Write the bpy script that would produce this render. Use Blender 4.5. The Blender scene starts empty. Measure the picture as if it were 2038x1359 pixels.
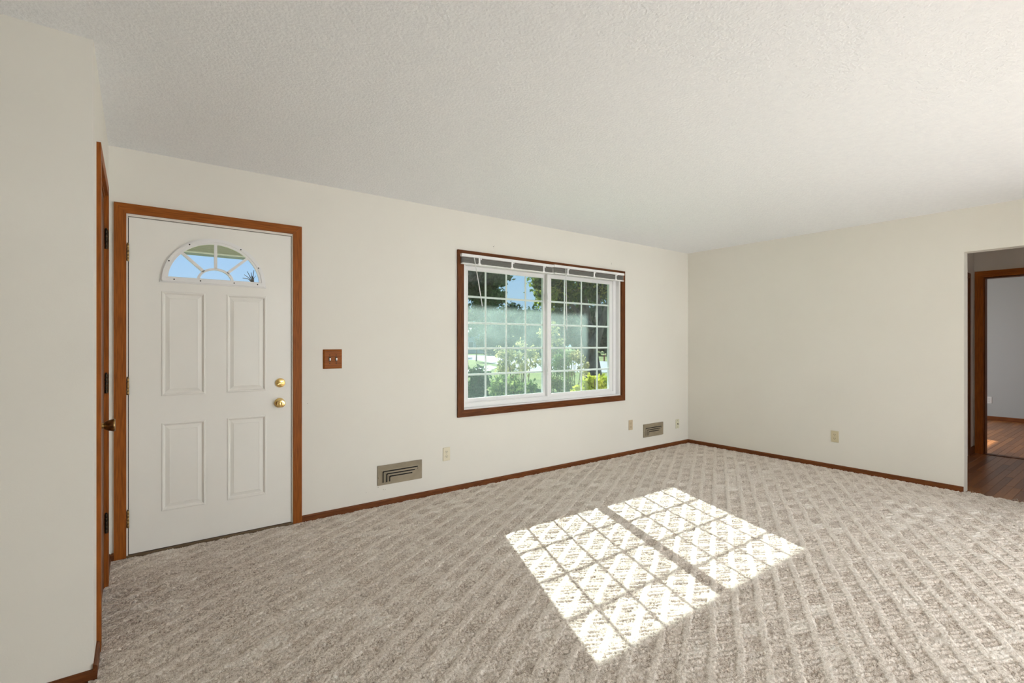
import bpy, bmesh, math, random
import numpy as np
from mathutils import Vector, Matrix
from mathutils.geometry import tessellate_polygon

S = bpy.context.scene
COL = S.collection
random.seed(7)
RNG = np.random.default_rng(11)

# ------------------------------------------------------------------ camera
D, R, XL, YN, H = 3.753, 5.69, -0.132, 2.487, 2.44     # window wall, right wall, closet side, closet front, ceiling
cam_d = bpy.data.cameras.new('camera')
cam = bpy.data.objects.new('camera', cam_d)
COL.objects.link(cam)
cam.location = (0, 0, 1.2763)
cam.rotation_euler = (math.radians(90), 0, math.radians(-37.086))
cam_d.sensor_width = 36.0
cam_d.lens = 36.0 * 988.5 / 2038
cam_d.shift_y = 4.2 / 2038
cam_d.clip_start = 0.05
cam_d.clip_end = 400
S.camera = cam

# ------------------------------------------------------------------ sky, sun, exposure
W = bpy.data.worlds.new('sky')
S.world = W
W.use_nodes = True
nt = W.node_tree
bg = nt.nodes['Background']
tc = nt.nodes.new('ShaderNodeTexCoord')
sx = nt.nodes.new('ShaderNodeSeparateXYZ')
cr = nt.nodes.new('ShaderNodeValToRGB')
nt.links.new(tc.outputs['Generated'], sx.inputs[0])
nt.links.new(sx.outputs['Z'], cr.inputs[0])
nt.links.new(cr.outputs[0], bg.inputs[0])
e = cr.color_ramp.elements
e[0].position = 0.0
e[0].color = (0.62, 0.80, 1.0, 1)
e[1].position = 1.0
e[1].color = (0.16, 0.36, 0.82, 1)
k = e.new(0.22)
k.color = (0.36, 0.60, 0.98, 1)
bg.inputs[1].default_value = 1.0

SUN_DIR = Vector((-0.450, -1.190, -0.800))
sun_d = bpy.data.lights.new('sun', 'SUN')
sun_d.energy = 14.5
sun_d.color = (1.0, 0.985, 0.97)
sun_d.angle = math.radians(0.4)
sun = bpy.data.objects.new('sun', sun_d)
COL.objects.link(sun)
sun.rotation_euler = SUN_DIR.to_track_quat('-Z', 'Y').to_euler()


def area(name, loc, target, sx_, sy_, energy, col):
    d = bpy.data.lights.new(name, 'AREA')
    d.shape = 'RECTANGLE'
    d.size, d.size_y, d.energy, d.color = sx_, sy_, energy, col
    o = bpy.data.objects.new(name, d)
    COL.objects.link(o)
    o.location = loc
    o.rotation_euler = (Vector(target) - Vector(loc)).to_track_quat('-Z', 'Y').to_euler()
    return o


# added fill lamps behind the camera, and daylight of the bedroom window
area('rear_fill', (4.0, -3.6, 1.35), (3.8, 3.0, 0.5), 2.6, 1.9, 128, (0.93, 0.968, 1.0))
sp_d = bpy.data.lights.new('floor_bounce_fill', 'SPOT')
sp_d.energy, sp_d.color = 8800, (0.90, 0.958, 1.0)
sp_d.spot_size, sp_d.spot_blend, sp_d.shadow_soft_size = math.radians(62), 0.5, 0.2
sp = bpy.data.objects.new('floor_bounce_fill', sp_d)
COL.objects.link(sp)
sp.location = (4.4, -5.4, 4.0)                 # added spot whose bounce off the unseen floor brightens the room
sp.rotation_euler = (Vector((2.5, -2.6, 0)) - sp.location).to_track_quat('-Z', 'Y').to_euler()
area('bedroom_daylight', (9.22, 3.98, 1.45), (9.22, 1.2, 0.0), 1.4, 1.1, 80, (0.90, 0.95, 1.0))

vs = S.view_settings
vs.view_transform = 'Standard'
vs.look = 'None'
vs.gamma = 1.0
vs.use_curve_mapping = False
vs.exposure = 0.0
S.cycles.max_bounces = 14
S.cycles.diffuse_bounces = 8
S.cycles.transparent_max_bounces = 24
S.cycles.sample_clamp_indirect = 8.0


# ------------------------------------------------------------------ materials
def principled(name, col, rough=0.6, metal=0.0, spec=0.5):
    m = bpy.data.materials.new(name)
    m.use_nodes = True
    b = m.node_tree.nodes['Principled BSDF']
    b.inputs['Base Color'].default_value = (*col, 1)
    b.inputs['Roughness'].default_value = rough
    b.inputs['Metallic'].default_value = metal
    b.inputs['Specular IOR Level'].default_value = spec
    return m


def nodes(m):
    return m.node_tree.nodes, m.node_tree.links, m.node_tree.nodes['Principled BSDF']


def add_noise(m, c1, c2, scale, detail=4, stretch=(1, 1, 1), p0=0.35, p1=0.65, bump=0.0, bscale=None, bdist=0.002, coord='Object'):
    n, l, b = nodes(m)
    t = n.new('ShaderNodeTexCoord')
    mp = n.new('ShaderNodeMapping')
    mp.inputs['Scale'].default_value = stretch
    l.new(t.outputs[coord], mp.inputs[0])
    nz = n.new('ShaderNodeTexNoise')
    nz.inputs['Scale'].default_value = scale
    nz.inputs['Detail'].default_value = detail
    l.new(mp.outputs[0], nz.inputs['Vector'])
    r = n.new('ShaderNodeValToRGB')
    r.color_ramp.elements[0].position, r.color_ramp.elements[1].position = p0, p1
    r.color_ramp.elements[0].color, r.color_ramp.elements[1].color = (*c1, 1), (*c2, 1)
    l.new(nz.outputs[0], r.inputs[0])
    l.new(r.outputs[0], b.inputs['Base Color'])
    if bump:
        n2 = n.new('ShaderNodeTexNoise')
        n2.inputs['Scale'].default_value = bscale or scale
        n2.inputs['Detail'].default_value = 3
        l.new(mp.outputs[0] if stretch != (1, 1, 1) else t.outputs[coord], n2.inputs['Vector'])
        bp = n.new('ShaderNodeBump')
        bp.inputs['Strength'].default_value = bump
        bp.inputs['Distance'].default_value = bdist
        l.new(n2.outputs[0], bp.inputs['Height'])
        l.new(bp.outputs[0], b.inputs['Normal'])
    return m


def wood(name, dark, light, rough, axis, scale=9.0):
    st = [14.0, 14.0, 14.0]
    st['xyz'.index(axis)] = 1.0
    m = principled(name, dark, rough, 0.0, 0.16)
    add_noise(m, dark, light, scale, 8, tuple(st), 0.3, 0.72, 0.12, 40, 0.001)
    return m


M = {}
M['wall'] = add_noise(principled('wall_paint', (0.76, 0.73, 0.655), 0.75), (0.79, 0.768, 0.705), (0.805, 0.784, 0.722), 1.6, 3, bump=0.10, bscale=160, bdist=0.002)
M['ceiling'] = add_noise(principled('ceiling_texture', (0.83, 0.825, 0.82), 0.9), (0.865, 0.885, 0.92), (0.895, 0.915, 0.945), 30, 3, bump=0.55, bscale=75, bdist=0.008)
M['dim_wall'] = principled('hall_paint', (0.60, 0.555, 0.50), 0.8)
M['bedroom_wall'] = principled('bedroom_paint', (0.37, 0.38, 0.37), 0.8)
for ax in 'xyz':
    M['wood_' + ax] = wood('varnished_casing_' + ax, (0.20, 0.056, 0.008), (0.37, 0.110, 0.015), 0.46, ax)
    M['dark_' + ax] = wood('walnut_casing_' + ax, (0.085, 0.026, 0.007), (0.185, 0.060, 0.017), 0.42, ax)
    M['base_' + ax] = wood('stained_baseboard_' + ax, (0.11, 0.034, 0.010), (0.215, 0.070, 0.020), 0.42, ax)
M['white'] = principled('white_vinyl', (0.86, 0.86, 0.86), 0.35)
M['jamb'] = principled('white_jamb_paint', (0.80, 0.76, 0.69), 0.45)
M['door'] = add_noise(principled('door_paint', (0.74, 0.725, 0.67), 0.42), (0.835, 0.82, 0.765), (0.855, 0.842, 0.79), 2.5, 4, bump=0.04, bscale=60, bdist=0.001)
M['brass'] = principled('polished_brass', (0.86, 0.62, 0.25), 0.16, 1.0)
M['old_brass'] = add_noise(principled('aged_brass', (0.32, 0.2, 0.08), 0.34, 1.0), (0.16, 0.10, 0.045), (0.46, 0.30, 0.12), 50, 3)
M['dark_bronze'] = principled('dark_bronze', (0.05, 0.035, 0.02), 0.4, 0.8)
M['vent'] = add_noise(principled('tan_enamel', (0.36, 0.30, 0.20), 0.5), (0.25, 0.205, 0.135), (0.32, 0.265, 0.185), 9, 4)
M['black'] = principled('dark_void', (0.012, 0.010, 0.008), 0.9)
M['ivory'] = principled('ivory_plastic', (0.66, 0.585, 0.40), 0.4)
M['pale_ivory'] = principled('pale_ivory_plastic', (0.75, 0.69, 0.53), 0.4)
M['tan'] = principled('tan_plastic', (0.58, 0.47, 0.32), 0.45)
M['cream_plate'] = principled('cream_plastic', (0.68, 0.66, 0.50), 0.4)
M['grey_plate'] = principled('grey_plastic', (0.62, 0.62, 0.60), 0.4)
M['slot'] = principled('slot_dark', (0.05, 0.04, 0.025), 0.8)
M['chrome'] = principled('screw_metal', (0.55, 0.5, 0.4), 0.35, 1.0)
M['slat'] = principled('blind_slat', (0.50, 0.49, 0.46), 0.45)
M['plastic_clear'] = principled('wand_plastic', (0.78, 0.80, 0.78), 0.2)
M['threshold'] = principled('bronze_threshold', (0.12, 0.075, 0.035), 0.5)
M['siding'] = principled('soffit_paint', (0.27, 0.24, 0.21), 0.7)
M['fascia'] = principled('fascia_paint', (0.60, 0.58, 0.52), 0.6)
M['gutter'] = principled('gutter_metal', (0.20, 0.22, 0.22), 0.5)
M['roof'] = add_noise(principled('shingle', (0.12, 0.11, 0.10), 0.9), (0.09, 0.085, 0.08), (0.16, 0.15, 0.14), 20, 3)


def glass_mat(name, milky):
    m = bpy.data.materials.new(name)
    m.use_nodes = True
    n, l = m.node_tree.nodes, m.node_tree.links
    n.clear()
    out = n.new('ShaderNodeOutputMaterial')
    tr = n.new('ShaderNodeBsdfTransparent')
    tr.inputs[0].default_value = (0.95, 0.985, 0.97, 1)
    gl = n.new('ShaderNodeBsdfGlossy')
    gl.inputs['Roughness'].default_value = 0.02
    fr = n.new('ShaderNodeFresnel')
    ge = n.new('ShaderNodeNewGeometry')
    io = n.new('ShaderNodeMapRange')          # same reflectance on both faces of the thin pane
    io.inputs[3].default_value, io.inputs[4].default_value = 1.45, 1 / 1.45
    l.new(ge.outputs['Backfacing'], io.inputs[0])
    l.new(io.outputs[0], fr.inputs[0])
    mx = n.new('ShaderNodeMixShader')
    l.new(fr.outputs[0], mx.inputs[0])
    l.new(tr.outputs[0], mx.inputs[1])
    l.new(gl.outputs[0], mx.inputs[2])
    last = mx
    if milky:
        # pale translucent layer in the outer pane: denser below a level line, patchy
        t = n.new('ShaderNodeTexCoord')
        s = n.new('ShaderNodeSeparateXYZ')
        l.new(t.outputs['Object'], s.inputs[0])
        x0, x1, top, amt = milky
        zr = n.new('ShaderNodeMapRange')
        zr.interpolation_type = 'SMOOTHSTEP'
        zr.inputs[1].default_value, zr.inputs[2].default_value = top - 0.06, top + 0.02
        zr.inputs[3].default_value, zr.inputs[4].default_value = 1.0, 0.0
        l.new(s.outputs['Z'], zr.inputs[0])
        zl = n.new('ShaderNodeMapRange')
        zl.interpolation_type = 'SMOOTHSTEP'
        zl.inputs[1].default_value, zl.inputs[2].default_value = 0.95, 1.42
        zl.inputs[3].default_value, zl.inputs[4].default_value = 0.30, 1.0
        l.new(s.outputs['Z'], zl.inputs[0])
        xr = n.new('ShaderNodeMapRange')
        xr.interpolation_type = 'SMOOTHSTEP'
        xr.inputs[1].default_value, xr.inputs[2].default_value = x1 - 0.05, x1 + 0.03
        xr.inputs[3].default_value, xr.inputs[4].default_value = 1.0, 0.0
        l.new(s.outputs['X'], xr.inputs[0])
        nz = n.new('ShaderNodeTexNoise')
        nz.inputs['Scale'].default_value = 3.5
        nz.inputs['Detail'].default_value = 5
        l.new(t.outputs['Object'], nz.inputs['Vector'])
        nr = n.new('ShaderNodeMapRange')
        nr.inputs[1].default_value, nr.inputs[2].default_value = 0.25, 0.75
        nr.inputs[3].default_value, nr.inputs[4].default_value = 0.55 * amt, amt
        l.new(nz.outputs[0], nr.inputs[0])
        a = n.new('ShaderNodeMath')
        a.operation = 'MULTIPLY'
        a2 = n.new('ShaderNodeMath')
        a2.operation = 'MULTIPLY'
        a3 = n.new('ShaderNodeMath')
        a3.operation = 'MULTIPLY'
        l.new(zr.outputs[0], a.inputs[0])
        l.new(zl.outputs[0], a.inputs[1])
        l.new(a.outputs[0], a2.inputs[0])
        l.new(xr.outputs[0], a2.inputs[1])
        l.new(a2.outputs[0], a3.inputs[0])
        l.new(nr.outputs[0], a3.inputs[1])
        tl = n.new('ShaderNodeBsdfTranslucent')
        tl.inputs[0].default_value = (0.70, 0.86, 0.82, 1)
        m2 = n.new('ShaderNodeMixShader')
        l.new(a3.outputs[0], m2.inputs[0])
        l.new(mx.outputs[0], m2.inputs[1])
        l.new(tl.outputs[0], m2.inputs[2])
        last = m2
    l.new(last.outputs[0], out.inputs[0])
    return m


M['glass'] = glass_mat('clear_glass', None)
M['milky_left'] = glass_mat('milky_glass_left', (2.0, 9.0, 1.628, 0.125))
M['milky_right'] = glass_mat('milky_glass_right', (3.0, 3.93, 1.60, 0.095))


# ------------------------------------------------------------------ mesh helpers
class MB:
    def __init__(self):
        self.v, self.f = [], []

    def add(self, vs_, fs_):
        o = len(self.v)
        self.v += [tuple(p) for p in vs_]
        self.f += [tuple(i + o for i in f) for f in fs_]
        return self

    def box(self, x0, x1, y0, y1, z0, z1):
        v = [(x, y, z) for x in (x0, x1) for y in (y0, y1) for z in (z0, z1)]
        return self.add(v, [(0, 1, 3, 2), (4, 6, 7, 5), (0, 4, 5, 1), (2, 3, 7, 6), (0, 2, 6, 4), (1, 5, 7, 3)])

    def bbox(self, x0, x1, y0, y1, z0, z1, b=0.002, seg=1):
        bm = bmesh.new()
        bmesh.ops.create_cube(bm, size=1)
        for v in bm.verts:
            v.co = Vector(((x0 + x1) / 2 + v.co.x * (x1 - x0), (y0 + y1) / 2 + v.co.y * (y1 - y0), (z0 + z1) / 2 + v.co.z * (z1 - z0)))
        bmesh.ops.bevel(bm, geom=list(bm.edges), offset=b, segments=seg, affect='EDGES', profile=0.5)
        bm.verts.index_update()
        self.add([v.co[:] for v in bm.verts], [[v.index for v in f.verts] for f in bm.faces])
        bm.free()
        return self

    def lathe(self, prof, origin, axis=(0, 0, 1), seg=24):
        """prof: (radius, height along axis); origin, axis in world"""
        q = Vector((0, 0, 1)).rotation_difference(Vector(axis).normalized())
        vs_, fs_ = [], []
        for r, h in prof:
            for i in range(seg):
                a = 2 * math.pi * i / seg
                vs_.append((Vector(origin) + q @ Vector((r * math.cos(a), r * math.sin(a), h)))[:])
        for j in range(len(prof) - 1):
            for i in range(seg):
                i2 = (i + 1) % seg
                fs_.append((j * seg + i, j * seg + i2, (j + 1) * seg + i2, (j + 1) * seg + i))
        fs_.append(tuple(reversed(range(seg))))
        fs_.append(tuple(range((len(prof) - 1) * seg, len(prof) * seg)))
        return self.add(vs_, fs_)

    def tube(self, pts, r, seg=8, r2=None):
        pts = [Vector(p) for p in pts]
        vs_, fs_ = [], []
        for i, p in enumerate(pts):
            t = (pts[min(i + 1, len(pts) - 1)] - pts[max(i - 1, 0)]).normalized()
            u = t.orthogonal().normalized() if abs(t.z) > 0.9 else t.cross(Vector((0, 0, 1))).normalized()
            w = t.cross(u)
            rr = r if r2 is None else r + (r2 - r) * i / max(1, len(pts) - 1)
            for j in range(seg):
                a = 2 * math.pi * j / seg
                vs_.append((p + u * rr * math.cos(a) + w * rr * math.sin(a))[:])
        for i in range(len(pts) - 1):
            for j in range(seg):
                j2 = (j + 1) % seg
                fs_.append((i * seg + j, i * seg + j2, (i + 1) * seg + j2, (i + 1) * seg + j))
        fs_.append(tuple(reversed(range(seg))))
        fs_.append(tuple(range((len(pts) - 1) * seg, len(pts) * seg)))
        return self.add(vs_, fs_)

    def plate(self, outer, holes, a0, a1, plane='xz'):
        """flat plate with holes; loops are 2-D in the plane, a0..a1 the span across it"""
        def P(p, a):
            return (p[0], a, p[1]) if plane == 'xz' else ((a, p[0], p[1]) if plane == 'yz' else (p[0], p[1], a))
        loops = [outer] + list(holes)
        tess = tessellate_polygon([[Vector((p[0], p[1], 0)) for p in lp] for lp in loops])
        flat = [p for lp in loops for p in lp]
        n = len(flat)
        vs_ = [P(p, a0) for p in flat] + [P(p, a1) for p in flat]
        fs_ = [tuple(t) for t in tess] + [tuple(i + n for i in reversed(t)) for t in tess]
        o = 0
        for lp in loops:
            k_ = len(lp)
            for i in range(k_):
                j = (i + 1) % k_
                fs_.append((o + i, o + j, n + o + j, n + o + i))
            o += k_
        return self.add(vs_, fs_)

    def build(self, name, mat, parent=None, smooth=False, **props):
        me = bpy.data.meshes.new(name)
        me.from_pydata(self.v, [], self.f)
        me.validate()
        bm = bmesh.new()
        bm.from_mesh(me)
        bmesh.ops.recalc_face_normals(bm, faces=list(bm.faces))
        bm.to_mesh(me)
        bm.free()
        if smooth:
            for p in me.polygons:
                p.use_smooth = True
            me.set_sharp_from_angle(angle=math.radians(32))
        me.materials.append(mat)
        o = bpy.data.objects.new(name, me)
        COL.objects.link(o)
        if parent is not None:
            o.parent = parent
            o.matrix_parent_inverse = Matrix.Translation(-parent.location) if parent.type == 'EMPTY' else Matrix.Identity(4)
        for k_, v_ in props.items():
            o[k_] = v_
        return o


def tag(o, label, cat, group=None, kind=None):
    o['label'], o['category'] = label, cat
    if group:
        o['group'] = group
    if kind:
        o['kind'] = kind
    return o


def empty(name, loc, label, cat, group=None, kind=None):
    o = bpy.data.objects.new(name, None)
    COL.objects.link(o)
    o.location = loc
    o.empty_display_size = 0.1
    return tag(o, label, cat, group, kind)


def struct(o, label, cat):
    return tag(o, label, cat, None, 'structure')


def rect(x0, x1, z0, z1):
    return [(x0, z0), (x1, z0), (x1, z1), (x0, z1)]


# ------------------------------------------------------------------ carpet
def carpet_field(X, Y):
    """pile height and yarn lightness at floor points (numpy arrays)"""
    a = -0.508 * X + 0.862 * Y            # across the stripes
    s = 0.862 * X + 0.508 * Y             # along the stripes
    b = 0.485 * X + 0.875 * Y             # across the second family
    wob = 0.0035 * np.sin(s * 9.0) + 0.002 * np.sin(s * 23.0 + a * 6)
    ua = (a + wob) / 0.105
    ub = (b + 0.005 * np.sin(a * 17.0)) / 0.100
    fa, ia = ua - np.floor(ua), np.floor(ua)
    ib = np.floor(ub)
    fb = ub - ib

    def sm(x, e0, e1):
        t = np.clip((x - e0) / (e1 - e0), 0, 1)
        return t * t * (3 - 2 * t)
    stripe = sm(fa, 0.0, 0.07) * (1 - sm(fa, 0.31, 0.38))
    par = np.mod(ia + ib, 2)
    # rungs of the ladder cells, single groove round the plain cells
    fr = np.mod(ub * 2.0, 1.0)
    groove_l = np.exp(-((fr - 0.5) / 0.14) ** 2)
    groove_c = np.exp(-((fb - 0.5) / 0.5) ** 8)
    edge = np.exp(-(fb / 0.075) ** 2) + np.exp(-((fb - 1.0) / 0.075) ** 2)
    cell = np.where(par < 0.5, 0.0015 - 0.010 * groove_l - 0.005 * edge, -0.0005 * groove_c - 0.014 * edge - 0.004 * groove_l)
    # irregular wear of the relief
    wear = 0.5 + 0.5 * np.sin(X * 1.9 + 0.7 * np.sin(Y * 2.3)) * np.sin(Y * 1.7 + X * 0.6)
    # stripe sheen by view direction, put into tone and relief; fades leftward
    view_sheen = sm(0.75 * X + 0.25 * Y, 0.7, 2.6)
    relief = stripe * 0.0012 + (1 - stripe) * cell
    relief = relief * (0.55 + 0.45 * wear) * (0.75 + 0.25 * view_sheen)
    # tufts: jittered cells 8 mm apart
    g = 0.0068
    cx, cy = np.floor(X / g).astype(np.int64), np.floor(Y / g).astype(np.int64)
    best = np.full(X.shape, 9.0)
    tone = np.zeros(X.shape)
    for dx in (-1, 0, 1):
        for dy in (-1, 0, 1):
            qx, qy = cx + dx, cy + dy
            h = (qx * 374761393 + qy * 668265263) & 0x7fffffff
            h = ((h ^ (h >> 13)) * 1274126177) & 0x7fffffff
            h1 = (h & 1023) / 1023.0
            h2 = ((h >> 10) & 1023) / 1023.0
            h3 = ((h >> 20) & 511) / 511.0
            d2 = (X / g - (qx + h1)) ** 2 + (Y / g - (qy + h2)) ** 2
            m = d2 < best
            best = np.where(m, d2, best)
            tone = np.where(m, h3, tone)
    tuft = -0.0085 * np.minimum(best, 1.0) + 0.004 * (tone - 0.5)
    z = relief + tuft * (1 - 0.45 * stripe)
    # short furrows between rows of tufts
    sb = 0.875 * X - 0.485 * Y

    def hsh(i, j):
        h_ = (i * 374761393 + j * 668265263 + 97) & 0x7fffffff
        h_ = ((h_ ^ (h_ >> 13)) * 1274126177) & 0x7fffffff
        return ((h_ >> 8) & 1023) / 1023.0
    p, q = sb / 0.055, b / 0.015
    i0, j0 = np.floor(p).astype(np.int64), np.floor(q).astype(np.int64)
    fp, fq = sm(p - i0, 0, 1), sm(q - j0, 0, 1)
    vn = (hsh(i0, j0) * (1 - fp) + hsh(i0 + 1, j0) * fp) * (1 - fq) + (hsh(i0, j0 + 1) * (1 - fp) + hsh(i0 + 1, j0 + 1) * fp) * fq
    z = z - 0.010 * np.clip((vn - 0.70) / 0.3, 0, 1) * (1 - 0.75 * stripe)
    low = np.sin(X * 31 + 3 * np.sin(Y * 13)) * np.sin(Y * 27 + 2 * np.sin(X * 11))
    z = z + 0.0008 * low
    hc = np.mod(np.sin(ia * 12.9898 + ib * 78.233) * 43758.5453, 1.0)
    pale = (hc > 0.86) * (1 - edge.clip(0, 1))
    light = 0.50 + (0.03 + 0.11 * view_sheen) * stripe + 0.40 * (tone - 0.5) + np.where(par < 0.5, 0.03, -0.10) * (1 - stripe) * (0.3 + 0.7 * view_sheen) + 0.22 * pale * (1 - stripe) + 0.05 * low
    return z, np.clip(light, 0, 1)


def carpet_edge(y):
    """x where the carpet ends in the opening to the hall"""
    return 5.735 + 0.012 * np.sin(y * 19.0) + 0.008 * np.sin(y * 47.0) - np.clip(1.03 - y, 0, 0.5) * 0.17


def make_carpet():
    st = 0.0046
    x0, y0 = XL - 0.015, 0.05
    nx, ny = int((5.78 - x0) / st) + 1, int((D - y0) / st) + 2
    gx = x0 + np.arange(nx) * st
    gy = y0 + np.arange(ny) * st
    X, Y = np.meshgrid(gx, gy)
    jx = RNG.uniform(-0.35, 0.35, X.shape) * st
    jy = RNG.uniform(-0.35, 0.35, X.shape) * st
    X, Y = X + jx, Y + jy
    keep_v = (0.603 * X + 0.7977 * Y > 1.35) & ((X < R + 0.006) | ((Y < 1.066) & (X < carpet_edge(Y)))) & ((X > XL - 0.01) | (Y < YN + 0.01))
    Z, L = carpet_field(X, Y)
    idx = np.full(X.shape, -1, dtype=np.int64)
    idx[keep_v] = np.arange(keep_v.sum())
    q = np.stack([idx[:-1, :-1], idx[:-1, 1:], idx[1:, 1:], idx[1:, :-1]], -1).reshape(-1, 4)
    q = q[(q >= 0).all(1)]
    co = np.stack([X[keep_v], Y[keep_v], Z[keep_v]], -1)
    me = bpy.data.meshes.new('floor')
    me.vertices.add(len(co))
    me.vertices.foreach_set('co', co.astype(np.float32).ravel())
    me.loops.add(q.size)
    me.loops.foreach_set('vertex_index', q.astype(np.int32).ravel())
    me.polygons.add(len(q))
    me.polygons.foreach_set('loop_start', (np.arange(len(q)) * 4).astype(np.int32))
    me.polygons.foreach_set('loop_total', np.full(len(q), 4, dtype=np.int32))
    me.polygons.foreach_set('use_smooth', np.ones(len(q), dtype=bool))
    at = me.attributes.new('yarn', 'FLOAT', 'POINT')
    at.data.foreach_set('value', L[keep_v].astype(np.float32))
    me.update()
    return me


def carpet_material():
    m = principled('berber_yarn', (0.5, 0.45, 0.38), 0.95, 0, 0.1)
    n, l, b = nodes(m)
    a = n.new('ShaderNodeAttribute')
    a.attribute_name = 'yarn'
    t = n.new('ShaderNodeTexCoord')
    nz = n.new('ShaderNodeTexNoise')
    nz.inputs['Scale'].default_value = 240
    nz.inputs['Detail'].default_value = 4
    l.new(t.outputs['Object'], nz.inputs['Vector'])
    mr = n.new('ShaderNodeMapRange')
    mr.inputs[1].default_value, mr.inputs[2].default_value = 0.3, 0.7
    mr.inputs[3].default_value, mr.inputs[4].default_value = -0.34, 0.34
    l.new(nz.outputs[0], mr.inputs[0])
    ad = n.new('ShaderNodeMath')
    l.new(a.outputs['Fac'], ad.inputs[0])
    l.new(mr.outputs[0], ad.inputs[1])
    r = n.new('ShaderNodeValToRGB')
    e_ = r.color_ramp.elements
    e_[0].position, e_[0].color = 0.0, (0.27, 0.20, 0.155, 1)
    e_[1].position, e_[1].color = 1.0, (0.92, 0.87, 0.80, 1)
    k_ = e_.new(0.32)
    k_.color = (0.60, 0.515, 0.44, 1)
    k_ = e_.new(0.62)
    k_.color = (0.79, 0.71, 0.635, 1)
    l.new(ad.outputs[0], r.inputs[0])
    l.new(r.outputs[0], b.inputs['Base Color'])
    bp = n.new('ShaderNodeBump')
    bp.inputs['Strength'].default_value = 0.9
    bp.inputs['Distance'].default_value = 0.003
    n2 = n.new('ShaderNodeTexNoise')
    n2.inputs['Scale'].default_value = 330
    n2.inputs['Detail'].default_value = 2
    l.new(t.outputs['Object'], n2.inputs['Vector'])
    l.new(n2.outputs[0], bp.inputs['Height'])
    l.new(bp.outputs[0], b.inputs['Normal'])
    return m


M['carpet'] = carpet_material()
cm = make_carpet()
cm.materials.append(M['carpet'])
floor = bpy.data.objects.new('floor', cm)
COL.objects.link(floor)
struct(floor, 'wall to wall beige patterned carpet with diagonal ribbed pile', 'carpet')
bk = MB().box(-1.5, 5.70, -3.7, D + 0.02, -0.10, -0.014).build('carpet_backing', M['carpet'], floor, kind='stuff')
ya_ = bk.data.attributes.new('yarn', 'FLOAT', 'POINT')
ya_.data.foreach_set('value', np.full(len(bk.data.vertices), 0.55, dtype=np.float32))
# frayed yarn ends where the carpet meets the hall boards
fy = MB()
for i in range(26):
    y = random.uniform(0.35, 1.05)
    x = float(carpet_edge(np.array(y))) - 0.004
    L_ = random.uniform(0.01, 0.035)
    a_ = random.uniform(-1.0, 1.0)
    p0 = Vector((x, y, -0.002))
    fy.tube([p0, p0 + Vector((L_ * .5 * math.cos(a_), L_ * .5 * math.sin(a_), L_ * random.uniform(.1, .6))),
             p0 + Vector((L_ * math.cos(a_), L_ * math.sin(a_) * 1.4, L_ * random.uniform(0, .4)))], 0.0016, 5, 0.0007)
M['yarn'] = principled('loose_yarn', (0.55, 0.48, 0.40), 0.95)
fy.build('frayed_yarn', M['yarn'], floor, kind='stuff')

# ------------------------------------------------------------------ hall and bedroom floors: single boards
M['plank'] = principled('oak_strip', (0.2, 0.08, 0.025), 0.32)
n_, l_, b_ = nodes(M['plank'])
oi = n_.new('ShaderNodeObjectInfo')
tcn = n_.new('ShaderNodeTexCoord')
mpn = n_.new('ShaderNodeMapping')
mpn.inputs['Scale'].default_value = (2.0, 40, 40)
l_.new(tcn.outputs['Object'], mpn.inputs[0])
nzn = n_.new('ShaderNodeTexNoise')
nzn.inputs['Scale'].default_value = 3.0
nzn.inputs['Detail'].default_value = 6
l_.new(mpn.outputs[0], nzn.inputs['Vector'])
mxn = n_.new('ShaderNodeMath')
mxn.operation = 'MULTIPLY_ADD'
mxn.inputs[1].default_value = 0.55
l_.new(oi.outputs['Random'], mxn.inputs[0])
mm = n_.new('ShaderNodeMath')
mm.operation = 'MULTIPLY'
mm.inputs[1].default_value = 0.5
l_.new(nzn.outputs[0], mm.inputs[0])
l_.new(mm.outputs[0], mxn.inputs[2])
rpn = n_.new('ShaderNodeValToRGB')
rpn.color_ramp.elements[0].color = (0.11, 0.037, 0.010, 1)
rpn.color_ramp.elements[1].color = (0.44, 0.18, 0.055, 1)
l_.new(mxn.outputs[0], rpn.inputs[0])
l_.new(rpn.outputs[0], b_.inputs['Base Color'])


def board_mesh(L_, w=0.0565):
    bm = MB().bbox(0, L_, 0, w, -0.018, 0, 0.0012)
    me = bpy.data.meshes.new('plank')
    me.from_pydata(bm.v, [], bm.f)
    me.materials.append(M['plank'])
    return me


BOARDS = {L_: board_mesh(L_ - 0.001) for L_ in (0.5, 0.7, 0.9, 1.1)}


def boards(parent, x0, x1, y0, y1, z, rnd):
    y = y0
    while y < y1:
        x = x0
        first = True
        while x < x1 - 0.02:
            L_ = rnd.choice((0.5, 0.7, 0.9, 1.1))
            n_ = L_ * rnd.uniform(0.3, 1) if first else L_
            n_ = min(n_, x1 - x)
            o = bpy.data.objects.new('plank', BOARDS[L_])
            COL.objects.link(o)
            o.parent = parent
            o.location = (x, y, z + rnd.uniform(-0.0005, 0.0005))
            o.scale.x = n_ / L_
            x += n_
            first = False
        y += 0.0570


hall_floor = MB().box(5.60, 7.93, -1.6, 1.40, -0.10, -0.033).build('floor', M['plank'])
struct(hall_floor, 'dark red brown hardwood strip floor of the hallway beyond the opening', 'floor')
boards(hall_floor, 5.62, 7.862, 0.1, 1.385, -0.012, random.Random(3))
bed_floor = MB().box(7.93, 11.6, -1.6, D, -0.10, -0.033).build('floor', M['plank'])
struct(bed_floor, 'sunlit hardwood strip floor of the bedroom past the hall doorway', 'floor')
boards(bed_floor, 7.953, 11.48, 0.75, 2.35, -0.012, random.Random(5))
MB().bbox(7.86, 7.955, -0.2, 1.31, -0.03, -0.006, 0.003).build('doorway_saddle', M['dark_y'], hall_floor)

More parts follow.
